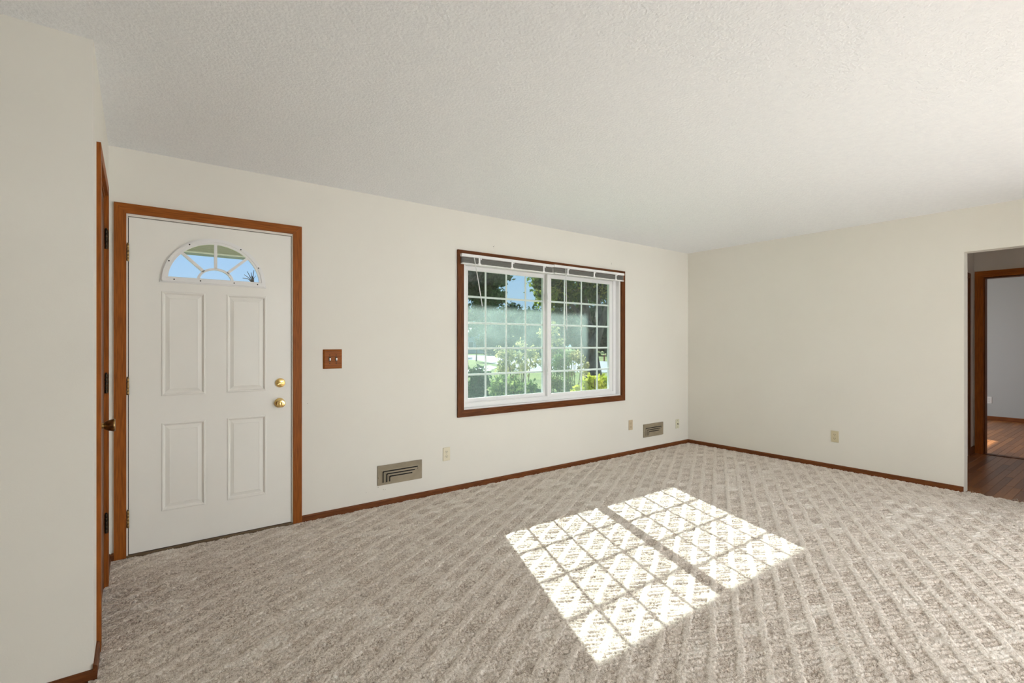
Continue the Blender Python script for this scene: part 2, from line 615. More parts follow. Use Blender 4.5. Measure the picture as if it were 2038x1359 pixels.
# ------------------------------------------------------------------ room shell
DX0, DX1, DZ1 = -0.055, 0.892, 2.058          # front door rough opening
WX0, WX1, WZ0, WZ1 = 2.290, 4.360, 0.692, 2.045  # window opening
wall_n = MB().plate(rect(-1.6, 5.86, -0.10, 2.55), [rect(DX0, DX1, -0.05, DZ1), rect(WX0, WX1, WZ0, WZ1)], D, D + 0.17).build('wall_north', M['wall'])
struct(wall_n, 'long off white wall with the front door and the picture window', 'wall')
wall_e = MB().plate([(-3.7, -0.10), (-0.85, -0.10), (-0.85, 2.066), (1.066, 2.066), (1.066, -0.10), (D, -0.10), (D, 2.55), (-3.7, 2.55)], [], R, R + 0.123, 'yz').build('wall_east', M['wall'])
struct(wall_e, 'plain off white wall on the right ending at the hall opening', 'wall')
wall_c = MB().box(-1.6, XL, YN, YN + 0.10, -0.10, 2.55).build('wall_closet_front', M['wall'])
struct(wall_c, 'near off white wall at left forming the closet corner', 'wall')
CY0, CY1 = 2.727, 3.362                       # closet door opening
wall_cs = MB().plate([(YN + 0.10, -0.10), (CY0, -0.10), (CY0, 2.052), (CY1, 2.052), (CY1, -0.10), (D, -0.10), (D, 2.55), (YN + 0.10, 2.55)], [], XL - 0.11, XL, 'yz').build('wall_closet_side', M['wall'])
struct(wall_cs, 'short off white wall of the closet door beside the front door', 'wall')
struct(MB().box(-1.6, 1.15, -0.62, -0.50, -0.10, 2.55).build('shade_partition', M['wall']), 'added unseen partition just behind the camera, shading the closet wall', 'wall')  # added out of view to keep rear fill off the closet front
struct(MB().box(1.15, 5.02, -0.62, -0.50, 2.04, 2.55).build('shade_header', M['wall']), 'added unseen header behind the camera, shading the near ceiling', 'wall')  # added out of view to cut rear fill on the ceiling
struct(MB().box(5.02, 5.70, -0.62, -0.50, -0.10, 2.55).build('shade_stub', M['wall']), 'added unseen wall stub right of the camera, shading the hall jamb', 'wall')  # added out of view to keep rear fill off the opening's jamb
struct(MB().box(-1.6, -1.45, -3.7, YN, -0.10, 2.55).build('wall_west', M['wall']), 'off white wall to the left of the camera', 'wall')
wall_s = MB().plate(rect(-1.6, R + 0.12, -0.10, 2.55), [rect(2.0, 5.4, 0.10, 2.35)], -3.80, -3.68).build('wall_south', M['wall'])  # opening added so the fill spot reaches the floor
struct(wall_s, 'off white wall behind the camera with an added opening for the fill light', 'wall')
ceil = MB().box(-1.6, R + 0.06, -3.8, D + 0.1, H, H + 0.12).build('ceiling', M['ceiling'])
struct(ceil, 'white stippled ceiling of the living room', 'ceiling')
ceil2 = MB().box(R + 0.06, 11.7, -1.7, D + 0.1, H, H + 0.12).build('ceiling', M['ceiling'])
struct(ceil2, 'white ceiling over the hall and the bedroom', 'ceiling')
# hall walls
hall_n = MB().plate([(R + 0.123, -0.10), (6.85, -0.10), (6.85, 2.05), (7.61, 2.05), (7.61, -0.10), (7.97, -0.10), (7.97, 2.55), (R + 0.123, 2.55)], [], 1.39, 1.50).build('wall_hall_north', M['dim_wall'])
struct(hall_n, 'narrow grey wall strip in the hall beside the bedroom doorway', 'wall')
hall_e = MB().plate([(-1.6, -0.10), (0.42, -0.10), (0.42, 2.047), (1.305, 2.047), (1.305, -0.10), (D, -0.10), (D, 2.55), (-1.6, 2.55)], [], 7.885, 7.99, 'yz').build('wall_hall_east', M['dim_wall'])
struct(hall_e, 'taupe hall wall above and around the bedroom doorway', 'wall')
struct(MB().box(5.6, 11.7, -1.72, -1.6, -0.10, 2.55).build('wall_hall_south', M['dim_wall']), 'hidden end wall of the hall', 'wall')
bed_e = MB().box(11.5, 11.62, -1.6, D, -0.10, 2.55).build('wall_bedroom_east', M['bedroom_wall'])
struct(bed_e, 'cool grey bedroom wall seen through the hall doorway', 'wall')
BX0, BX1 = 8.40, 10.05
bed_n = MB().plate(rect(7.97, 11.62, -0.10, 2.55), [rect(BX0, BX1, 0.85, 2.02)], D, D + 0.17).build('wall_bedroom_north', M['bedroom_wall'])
struct(bed_n, 'bedroom outside wall with a window', 'wall')
struct(MB().box(5.86, 7.9, 3.6, D + .17, -0.10, 2.55).build('wall_back_room_north', M['dim_wall']), 'outside wall of the room behind the hall', 'wall')


# ------------------------------------------------------------------ casings
def casing_xz(parent, x0, x1, z0, z1, w, y_wall, th, mv, mh, bottom=False, name='casing'):
    """mitred flat casing round an opening in a wall facing -Y; outer size x0..x1, z0..z1"""
    ya, yb = y_wall - th, y_wall + 0.001
    zb = z0 + (w if bottom else 0)
    g = 0.0006
    MB().plate([(x0, z0), (x0 + w, zb), (x0 + w, z1 - w - g), (x0, z1 - g)], [], ya, yb).build(name, mv, parent)
    MB().plate([(x1, z0), (x1 - w, zb), (x1 - w, z1 - w - g), (x1, z1 - g)], [], ya, yb).build(name, mv, parent)
    MB().plate([(x0, z1), (x1, z1), (x1 - w, z1 - w), (x0 + w, z1 - w)], [], ya, yb).build(name, mh, parent)
    if bottom:
        MB().plate([(x0 + g, z0), (x1 - g, z0), (x1 - w - g, z0 + w), (x0 + w + g, z0 + w)], [], ya, yb).build(name, mh, parent)


def casing_yz(parent, y0, y1, z0, z1, w, xa, xb, mv, mh, name='casing'):
    g = 0.0006
    MB().plate([(y0, z0), (y0 + w, z0), (y0 + w, z1 - w - g), (y0, z1 - g)], [], xa, xb, 'yz').build(name, mv, parent)
    MB().plate([(y1, z0), (y1 - w, z0), (y1 - w, z1 - w - g), (y1, z1 - g)], [], xa, xb, 'yz').build(name, mv, parent)
    MB().plate([(y0, z1), (y1, z1), (y1 - w, z1 - w), (y0 + w, z1 - w)], [], xa, xb, 'yz').build(name, mh, parent)


# ------------------------------------------------------------------ front door
d1 = empty('door_1', (0.42, D, 0), 'white four panel front door with half round fan window and brown casing', 'door', None, 'structure')
casing_xz(d1, -0.107, 0.943, 0.0, 2.111, 0.058, D, 0.016, M['wood_z'], M['wood_x'])
# white jamb: two legs and a head, 13 mm of it showing round the slab
MB().box(DX0 + 0.001, -0.041, D - 0.004, D + 0.165, -0.02, DZ1 - 0.001).build('jamb', M['jamb'], d1)
MB().box(0.8775, DX1 - 0.001, D - 0.006, D + 0.165, -0.02, DZ1 - 0.001).build('jamb', M['jamb'], d1)
MB().box(-0.041, 0.879, D - 0.004, D + 0.165, 2.039, DZ1 - 0.001).build('jamb', M['jamb'], d1)
stp = MB().box(-0.041, -0.026, D + 0.052, D + 0.075, 0, 2.039).box(0.864, 0.879, D + 0.052, D + 0.075, 0, 2.039).box(-0.026, 0.864, D + 0.052, D + 0.075, 2.024, 2.039)
stp.build('weather_strip', M['black'], d1)
MB().bbox(DX0 + .001, DX1 - .001, D - 0.012, D + 0.16, -0.03, 0.010, 0.004).build('threshold', M['threshold'], d1)

SX0, SX1, SZ0, SZ1 = -0.037, 0.8745, 0.014, 2.035
FCX, FCZ, FR = 0.412, 1.672, 0.296          # centre and outer radius of the fan window
PAN = [(0.122, 0.355, 0.952, 1.601), (0.475, 0.714, 0.952, 1.601), (0.122, 0.355, 0.239, 0.784), (0.477, 0.714, 0.239, 0.784)]
RG = 0.264
arc = [(FCX + RG * math.cos(math.pi * i / 40), FCZ + 0.018 + RG * 0.93 * math.sin(math.pi * i / 40)) for i in range(41)]
slab_y = D + 0.004
slab = MB().plate(rect(SX0, SX1, SZ0, SZ1), [rect(*p) for p in PAN] + [arc], slab_y, slab_y + 0.044).build('door_slab', M['door'], d1)


def ring_panel(x0, x1, z0, z1, prof, y):
    """nested rectangles; prof = (inset, out towards the room)"""
    mb = MB()
    vs_, fs_ = [], []
    for ins, o in prof:
        vs_ += [(x0 + ins, y - o, z0 + ins), (x1 - ins, y - o, z0 + ins), (x1 - ins, y - o, z1 - ins), (x0 + ins, y - o, z1 - ins)]
    for j in range(len(prof) - 1):
        for i in range(4):
            i2 = (i + 1) % 4
            fs_.append((4 * j + i, 4 * j + i2, 4 * j + 4 + i2, 4 * j + 4 + i))
    k_ = 4 * (len(prof) - 1)
    fs_.append((k_, k_ + 1, k_ + 2, k_ + 3))
    return mb.add(vs_, fs_)


PROF = [(0, -0.020), (0, 0.0), (0.003, 0.0035), (0.008, 0.004), (0.012, 0.001), (0.017, -0.0085), (0.021, -0.009), (0.043, -0.0015), (0.045, -0.0025), (0.05, -0.0025)]
for p in PAN:
    ring_panel(*p, PROF, slab_y).build('panel', M['door'], slab)

# fan window: moulded half-round rim, sill bar, hub arc, three spokes, screws, pane
M['fan_plastic'] = principled('fan_frame_plastic', (0.82, 0.815, 0.80), 0.4)


def arc_band(cx, cz, r0, r1, kz, y0, y1, n=48, a0=0.0, a1=math.pi):
    o = [(cx + r1 * math.cos(a0 + (a1 - a0) * i / n), cz + kz * r1 * math.sin(a0 + (a1 - a0) * i / n)) for i in range(n + 1)]
    i_ = [(cx + r0 * math.cos(a0 + (a1 - a0) * i / n), cz + kz * r0 * math.sin(a0 + (a1 - a0) * i / n)) for i in range(n + 1)]
    return o + i_[::-1], y0, y1


KZ = 0.965
fan = MB()
for r0, r1, out in ((0.289, 0.2965, 0.006), (0.272, 0.289, 0.015), (0.257, 0.272, 0.011)):
    lp, _, _ = arc_band(FCX, FCZ, r0, r1, KZ, 0, 0)
    fan.plate(lp, [], slab_y - out, slab_y + 0.002)
fan.bbox(FCX - 0.300, FCX + 0.300, slab_y - 0.006, slab_y + 0.002, FCZ - 0.016, FCZ + 0.004, 0.002)
fan.bbox(FCX - 0.289, FCX + 0.289, slab_y - 0.014, slab_y + 0.002, FCZ - 0.010, FCZ + 0.022, 0.003)
fanf = fan.build('fan_window_frame', M['fan_plastic'], d1)
lp, _, _ = arc_band(FCX, FCZ + 0.012, 0.088, 0.104, 0.80, 0, 0, 24)
MB().plate(lp, [], slab_y - 0.010, slab_y + 0.012).build('muntin', M['fan_plastic'], fanf)
for a_ in (45, 90, 135):
    ca, sa = math.cos(math.radians(a_)), math.sin(math.radians(a_))
    r0, r1, w = 0.094, 0.262, 0.0085
    p = [(FCX + r0 * ca - w * sa, FCZ + .012 + r0 * .85 * sa + w * ca), (FCX + r1 * ca - w * sa, FCZ + r1 * KZ * sa + w * ca),
         (FCX + r1 * ca + w * sa, FCZ + r1 * KZ * sa - w * ca), (FCX + r0 * ca + w * sa, FCZ + .012 + r0 * .85 * sa - w * ca)]
    MB().plate(p, [], slab_y - 0.010, slab_y + 0.012).build('muntin', M['fan_plastic'], fanf)
for a_ in (26, 59, 121, 154):
    MB().lathe([(0.0042, 0), (0.0042, 0.0015), (0.002, 0.002)], (FCX + .28 * math.cos(math.radians(a_)), slab_y - 0.0148, FCZ + .28 * KZ * math.sin(math.radians(a_))), (0, -1, 0), 10).build('screw', M['black'], fanf)
for x in (-0.225, -0.085, 0.105, 0.245):
    MB().lathe([(0.0042, 0), (0.0042, 0.0015), (0.002, 0.002)], (FCX + x, slab_y - 0.0138, FCZ + 0.006), (0, -1, 0), 10).build('screw', M['black'], fanf)
MB().plate(arc, [], slab_y + 0.018, slab_y + 0.022).build('pane', M['glass'], fanf)

# hardware
kb = MB().lathe([(0.0, -.002), (0.034, 0), (0.034, 0.003), (0.031, 0.008), (0.022, 0.012), (0.017, 0.016), (0.015, 0.028), (0.020, 0.034), (0.026, 0.041), (0.0275, 0.050), (0.026, 0.058), (0.021, 0.063), (0.012, 0.064), (0.010, 0.061), (0.0, 0.061)], (0.799, slab_y, 0.862), (0, -1, 0), 36)
knob = kb.build('door_knob', M['brass'], d1, True)
MB().bbox(0.796, 0.802, slab_y - 0.068, slab_y - 0.060, 0.853, 0.871, 0.001).build('lock_button', M['old_brass'], knob)
db = MB().lathe([(0.0, -.002), (0.0325, 0), (0.0325, 0.006), (0.030, 0.012), (0.026, 0.014), (0.0, 0.0145)], (0.803, slab_y, 1.002), (0, -1, 0), 36).build('deadbolt', M['brass'], d1, True)
tt = MB().bbox(-0.023, 0.023, -0.014, 0.0, -0.0045, 0.0045, 0.002)
c_, s_ = math.cos(math.radians(18)), math.sin(math.radians(18))
tt.v = [(0.803 + x * c_ - z * s_, slab_y - 0.014 + y, 1.0 + x * s_ + z * c_) for x, y, z in tt.v]
tt.build('thumb_turn', M['brass'], db)


def hinge(parent, x, y, zc, ax, m1):
    """butt hinge: knuckled barrel with a leaf; ax = direction of the leaf along the wall"""
    mb = MB()
    for i in range(5):
        z0 = zc - 0.051 + i * 0.0204
        mb.lathe([(0.0055, 0.0006), (0.0062, 0.002), (0.0062, 0.0184), (0.0055, 0.0198)], (x, y, z0), (0, 0, 1), 12)
    mb.lathe([(0.003, 0), (0.005, 0.003), (0.003, 0.007)], (x, y, zc + 0.051), (0, 0, 1), 10)
    h_ = mb.build('hinge', m1, parent, True)
    return h_


for z in (1.820, 1.020, 0.227):
    h_ = hinge(d1, -0.0415, D - 0.0075, z, 'x', M['old_brass'])
    MB().box(-0.0400, -0.0375, D - 0.006, D + 0.03, z - 0.051, z + 0.051).build('hinge_leaf', M['old_brass'], h_)

# ------------------------------------------------------------------ closet door, left
d2 = empty('door_2', (XL, 3.04, 0), 'varnished brown closet door seen edge on beside the near wall', 'door', None, 'structure')
casing_yz(d2, 2.668, 3.420, 0.0, 2.110, 0.057, XL - 0.001, XL + 0.0145, M['wood_z'], M['wood_y'])
for ya, yb in ((CY0 + .001, CY0 + 0.013), (CY1 - 0.013, CY1 - .001)):
    MB().box(XL - 0.108, XL + 0.0005, ya, yb, -0.01, 2.05).build('jamb', M['wood_z'], d2)
MB().box(XL - 0.108, XL + 0.0005, CY0 + 0.013, CY1 - 0.013, 2.038, 2.05).build('jamb', M['wood_y'], d2)
cslab = MB().bbox(XL - 0.040, XL - 0.004, CY0 + 0.016, CY1 - 0.016, 0.015, 2.035, 0.002).build('door_slab', M['dark_z'], d2)
for z in (1.822, 1.067, 0.336):
    h_ = hinge(d2, XL + 0.0055, CY1 - 0.014, z, 'y', M['dark_bronze'])
    MB().box(XL + 0.0146, XL + 0.0156, CY1 - 0.008, CY1 + 0.018, z - 0.051, z + 0.051).build('hinge_leaf', M['old_brass'], h_)
kb = MB().lathe([(0.0, -.004), (0.030, -0.003), (0.030, 0.002), (0.024, 0.006), (0.013, 0.009), (0.011, 0.022), (0.017, 0.027), (0.0225, 0.036), (0.026, 0.052), (0.0275, 0.057), (0.026, 0.061), (0.0, 0.062)], (XL - 0.004, 2.800, 0.918), (1, 0, 0), 32)
kb.build('door_knob', M['old_brass'], d2, True)

# ------------------------------------------------------------------ hall doorways
d3 = empty('door_3', (7.885, 0.86, 0), 'brown cased open doorway from the hall to the bedroom', 'doorway', None, 'structure')
casing_yz(d3, 0.346, 1.379, -0.012, 2.121, 0.074, 7.870, 7.886, M['wood_z'], M['wood_y'])
MB().box(7.884, 7.992, 1.291, 1.3045, -0.012, 2.046).build('jamb', M['dark_z'], d3)
MB().box(7.884, 7.992, 0.4205, 0.434, -0.012, 2.046).build('jamb', M['dark_z'], d3)
MB().box(7.884, 7.992, 0.434, 1.291, 2.034, 2.046).build('jamb', M['dark_y'], d3)
d4 = empty('door_4', (7.2, 1.39, 0), 'second brown cased hall door seen only as a thin edge', 'door', None, 'structure')
casing_xz(d4, 6.79, 7.665, -0.012, 2.083, 0.057, 1.39, 0.014, M['dark_z'], M['dark_x'])
MB().bbox(6.86, 7.60, 1.42, 1.455, 0.0, 2.04, 0.002).build('door_slab', M['dark_z'], d4)

# ------------------------------------------------------------------ baseboards (12 x 50 mm, rounded top edge)
def base_x(name, x0, x1, y_wall, z0, z1, label, mat='base_x', side=-1):
    ya, yb = (y_wall - 0.012, y_wall + 0.001) if side < 0 else (y_wall - 0.001, y_wall + 0.012)
    mb = MB()
    yf, yw = (ya, yb) if side < 0 else (yb, ya)
    s = 1 if side < 0 else -1
    pr = [(yw, z0), (yf, z0), (yf, z1 - 0.009), (yf + s * 0.003, z1 - 0.003), (yf + s * 0.008, z1), (yw, z1)]
    n = len(pr)
    mb.add([(x0, y, z) for y, z in pr] + [(x1, y, z) for y, z in pr], [tuple(range(n)), tuple(range(2 * n - 1, n - 1, -1))] + [(i, (i + 1) % n, n + (i + 1) % n, n + i) for i in range(n)])
    return struct(mb.build(name, M[mat]), label, 'baseboard')


def base_y(name, y0, y1, x_wall, z0, z1, label, side, mat='base_y'):
    s = side
    xw, xf = x_wall - s * 0.001, x_wall + s * 0.012
    pr = [(xw, z0), (xf, z0), (xf, z1 - 0.009), (xf - s * 0.003, z1 - 0.003), (xf - s * 0.008, z1), (xw, z1)]
    n = len(pr)
    mb = MB().add([(x, y0, z) for x, z in pr] + [(x, y1, z) for x, z in pr], [tuple(range(n)), tuple(range(2 * n - 1, n - 1, -1))] + [(i, (i + 1) % n, n + (i + 1) % n, n + i) for i in range(n)])
    return struct(mb.build(name, M[mat]), label, 'baseboard')


base_x('baseboard_north', 0.9435, R - 0.012, D, -0.02, 0.042, 'thin brown baseboard under the window wall')
base_x('baseboard_north', XL + 0.013, -0.1075, D, -0.02, 0.042, 'short brown baseboard stub left of the front door')
base_y('baseboard_east', 1.068, D, R, -0.02, 0.042, 'thin brown baseboard along the plain right wall', -1)
base_x('baseboard_closet_front', -1.44, XL + 0.012, YN, -0.02, 0.030, 'brown baseboard at the foot of the near left wall', 'dark_x')
base_y('baseboard_closet_side', YN - 0.0115, 2.667, XL, -0.02, 0.050, 'baseboard stub between the near corner and the closet casing', 1, 'dark_y')
base_y('baseboard_closet_side', 3.4205, D - .012, XL, -0.02, 0.045, 'baseboard stub between the closet door and the corner', 1, 'dark_y')
base_x('baseboard_hall', 7.666, 7.884, 1.39, -0.012, 0.075, 'dark baseboard of the hall wall strip beside the bedroom doorway', 'dark_x')
base_y('baseboard_bedroom', -1.6, D, 11.5, -0.012, 0.055, 'brown baseboard along the grey bedroom wall', -1)

# ------------------------------------------------------------------ window
w1 = empty('window_1', (3.3, D, 0.69), 'white slider window with grilles in a brown wood casing', 'window', None, 'structure')
casing_xz(w1, 2.234, 4.440, 0.630, 2.098, 0.061, D, 0.018, M['dark_z'], M['dark_x'], True)
FY = D + 0.042                                # face of the vinyl frame
# drywall return / jamb liner
jl = MB().plate(rect(WX0 + .0005, WX1 - .0005, WZ0 + .0005, WZ1 - .0005), [rect(WX0 + 0.012, WX1 - 0.012, WZ0 + 0.012, WZ1 - 0.012)], D - 0.003, D + 0.165)
jl.build('jamb', M['white'], w1)
fr = MB().plate(rect(WX0 + .0125, WX1 - .0125, WZ0 + .0125, WZ1 - .0125), [rect(2.345, 4.305, 0.738, 1.985)], FY, FY + 0.09)
fr.build('frame', M['white'], w1)
MB().bbox(2.345, 4.305, FY + 0.012, FY + 0.085, 0.733, 0.745, 0.002).build('track', M['white'], w1)
MB().box(WX0, WX1, D + 0.165, D + 0.215, 0.66, WZ0 + 0.012).build('outer_sill', M['white'], w1)


def sash(x0, x1, z0, z1, gx0, gx1, gz0, gz1, y, xs, zs, glass, name='sash'):
    s_o = MB().plate(rect(x0, x1, z0, z1), [rect(gx0, gx1, gz0, gz1)], y, y + 0.030).build(name, M['white'], w1)
    rim = MB().plate(rect(gx0 - 0.006, gx1 + 0.006, gz0 - 0.006, gz1 + 0.006), [rect(gx0 + .003, gx1 - .003, gz0 + .003, gz1 - .003)], y - 0.004, y + 0.004)
    rim.build('glazing_bead', M['white'], s_o)
    yc = y + 0.013
    for x in xs:
        MB().bbox(x - 0.0095, x + 0.0095, yc - 0.004, yc + 0.004, gz0, gz1, 0.003).build('muntin', M['white'], s_o)
    for z in zs:
        MB().bbox(gx0, gx1, yc - 0.0042, yc + 0.0042, z - 0.0095, z + 0.0095, 0.003).build('muntin', M['white'], s_o)
    MB().box(gx0 - .002, gx1 + .002, yc - 0.0085, yc - 0.0065, gz0 - .002, gz1 + .002).build('pane', M['glass'], s_o)
    MB().box(gx0 - .002, gx1 + .002, yc + 0.0065, yc + 0.0085, gz0 - .002, gz1 + .002).build('pane', glass, s_o)
    return s_o


ZS = (0.992, 1.231, 1.466, 1.706)
sl = sash(2.347, 3.345, 0.742, 1.983, 2.397, 3.302, 0.776, 1.945, FY + 0.046, (2.603, 2.843, 3.080), ZS, M['milky_left'])
sr = sash(3.322, 4.303, 0.742, 1.983, 3.372, 4.252, 0.766, 1.945, FY + 0.010, (3.575, 3.822, 4.066), ZS, M['milky_right'])
# meeting stile lip and two latches
MB().bbox(3.318, 3.336, FY + 0.0, FY + 0.012, 0.742, 1.983, 0.002).build('meeting_stile_lip', M['white'], w1)
for z in (1.74, 1.01):
    lt = MB().bbox(3.312, 3.342, FY - 0.008, FY + 0.004, z - 0.045, z + 0.045, 0.004).bbox(3.305, 3.322, FY - 0.020, FY - 0.006, z - 0.018, z + 0.030, 0.004)
    lt.build('latch', M['white'], w1)

# ------------------------------------------------------------------ raised mini blinds (two side by side)
def blind(x0, x1, z_top, clips, wand_x, wand_len, label, lean):
    b = empty('mini_blind', ((x0 + x1) / 2, D - 0.02, z_top), label, 'blind', 'raised blinds at the window head')
    y0, y1 = D - 0.050, D - 0.0182
    hr = MB().bbox(x0, x1, y0, y1, z_top - 0.026, z_top, 0.003)
    hr.build('headrail', M['white'], b)
    n = 11
    for i in range(n):
        z = z_top - 0.034 - i * 0.0040
        dy_ = 0.004 * math.sin(i * 2.4)
        sl_ = MB()
        pts = [(y0 + 0.004 + dy_, z - .0010), (y0 + 0.014, z + 0.0014), (y1 - 0.002, z)]
        vs_ = [(x, y, zz) for x in (x0 + 0.006, x1 - 0.006) for y, zz in pts] + [(x, y, zz - 0.0008) for x in (x0 + 0.006, x1 - 0.006) for y, zz in pts]
        sl_.add(vs_, [(0, 1, 4, 3), (1, 2, 5, 4), (6, 9, 10, 7), (7, 10, 11, 8), (0, 3, 9, 6), (2, 8, 11, 5), (0, 6, 7, 1), (1, 7, 8, 2), (3, 4, 10, 9), (4, 5, 11, 10)])
        sl_.build('slat', M['slat'], b)
    zb = z_top - 0.034 - n * 0.0040 - 0.002
    MB().bbox(x0 + 0.004, x1 - 0.004, y0 + 0.001, y1 - 0.002, zb - 0.011, zb, 0.003).build('bottom_rail', M['white'], b)
    for c in clips:
        mb = MB().bbox(c - 0.0085, c + 0.0085, y0 - 0.004, y0 + 0.006, zb - 0.004, z_top - 0.026, 0.002)
        mb.bbox(c - 0.017, c + 0.017, y0 - 0.005, y0 + 0.002, zb - 0.013, zb + 0.006, 0.002)
        mb.bbox(c + 0.012, c + 0.024, y0 - 0.004, y0 + 0.003, z_top - 0.040, z_top - 0.022, 0.001)
        mb.build('clip', M['white'], b)
    p = [(wand_x + lean * t, y0 - 0.008 - 0.004 * math.sin(3 * t), z_top - 0.03 - wand_len * t) for t in (0, .1, .3, .5, .7, .9, 1)]
    MB().tube(p, 0.0042, 6).build('tilt_wand', M['plastic_clear'], b)
    if lean:
        q = [(wand_x + lean + 0.012 * t, y0 - 0.008, z_top - 0.03 - wand_len * (1 + .12 * t)) for t in (0, .5, 1)]
        MB().tube(q, 0.0015, 5).build('cord', M['slat'], b)
    return b


blind(2.254, 3.327, 2.063, (2.436, 2.80, 3.19), 2.375, 0.42, 'raised white mini blind over the left window half with slanting wand', 0.085)
blind(3.333, 4.392, 2.068, (3.515, 3.90, 4.245), 3.478, 0.62, 'raised white mini blind over the right window half', 0.012)

# ------------------------------------------------------------------ wall plates
def oval(cx, cz, rx, rz, n=20):
    return [(cx + rx * math.cos(2 * math.pi * i / n), cz + rz * math.sin(2 * math.pi * i / n)) for i in range(n)]


def outlet(name, c, label, mat, facing, slots=True, cat='outlet', mat_in=None):
    """duplex receptacle; c = centre on the wall; facing '-y' or '-x'"""
    o = empty(name, c, label, cat)
    x, y, z = c
    hw, hh = 0.035, 0.0575

    def place(mb):
        if facing == '-x':
            mb.v = [(x + (py - y), y - (px - x), pz) for px, py, pz in mb.v]
        return mb
    place(MB().bbox(x - hw, x + hw, y - 0.006, y + 0.0005, z - hh, z + hh, 0.0035, 2)).build('plate', mat, o)
    for s in (-1, 1):
        zc = z + s * 0.0195
        r_ = place(MB().plate([(px, max(min(pz, zc + 0.0135), zc - 0.0135)) for px, pz in oval(x, zc, 0.017, 0.0165)], [], y - 0.0085, y - 0.005)).build('receptacle', mat_in or mat, o)
        if slots:
            sl_ = MB().box(x - 0.0080, x - 0.0055, y - 0.0092, y - 0.006, zc - 0.002, zc + 0.008).box(x + 0.0055, x + 0.0080, y - 0.0092, y - 0.006, zc - 0.001, zc + 0.007)
            sl_.lathe([(0.003, 0), (0.003, 0.0036)], (x, y - 0.0056, zc - 0.0075), (0, -1, 0), 10)
            place(sl_).build('slots', M['slot'], r_)
    place(MB().lathe([(0.0032, 0), (0.0032, 0.0012), (0.0015, 0.002)], (x, y - 0.0065, z), (0, -1, 0), 12)).build('screw', M['chrome'] if slots else M['slot'], o)
    return o


outlet('wall_outlet', (2.128, D, 0.326), 'ivory wall outlet just right of the larger floor register', M['pale_ivory'], '-y')
outlet('wall_outlet', (4.553, D, 0.337), 'tan wall outlet just left of the small register below the window', M['tan'], '-y')
outlet('wall_outlet', (R, 2.057, 0.328), 'cream wall outlet alone on the plain right wall', M['ivory'], '-x')
outlet('wall_outlet', (11.5, 1.835, 0.322), 'grey wall outlet on the bedroom wall through the doorway', M['grey_plate'], '-x')
j = empty('cable_jack', (5.457, D, 0.262), 'cream cable jack plate near the far corner', 'jack')
MB().bbox(5.457 - 0.035, 5.457 + 0.035, D - 0.006, D + .0005, 0.205, 0.320, 0.0035, 2).build('plate', M['cream_plate'], j)
MB().lathe([(0.008, 0), (0.008, 0.002), (0.0055, 0.003), (0.005, 0.014), (0.0, 0.014)], (5.457, D - 0.006, 0.262), (0, -1, 0), 14).build('connector', M['slot'], j)
for z in (0.222, 0.304):
    MB().lathe([(0.003, 0), (0.003, 0.0012), (0.0015, 0.002)], (5.457, D - 0.006, z), (0, -1, 0), 10).build('screw', M['slot'], j)

sw = empty('light_switch', (1.162, D, 1.162), 'brown wooden double switch plate with two cream toggles beside the front door', 'switch')
wp = MB()
ring_panel(1.0935, 1.2305, 1.0905, 1.233, [(0, 0), (0, 0.006), (0.006, 0.011), (0.01, 0.0125), (0.02, 0.0125)], D).build('plate', M['wood_x'], sw)
for tx in (1.139, 1.186):
    tg = MB().bbox(tx - 0.0068, tx + 0.0068, D - 0.0135, D - 0.012, 1.145, 1.178, 0.0006)
    tg.build('toggle_slot', M['slot'], sw)
    t_ = MB().bbox(tx - 0.0048, tx + 0.0048, D - 0.028, D - 0.013, 1.151, 1.170, 0.002)
    t_.build('toggle', M['white'], sw)
    for z in (1.131, 1.192):
        MB().lathe([(0.0036, 0), (0.0036, 0.001), (0.0018, 0.0018)], (tx, D - 0.0126, z), (0, -1, 0), 10).build('screw', M['dark_bronze'], sw)


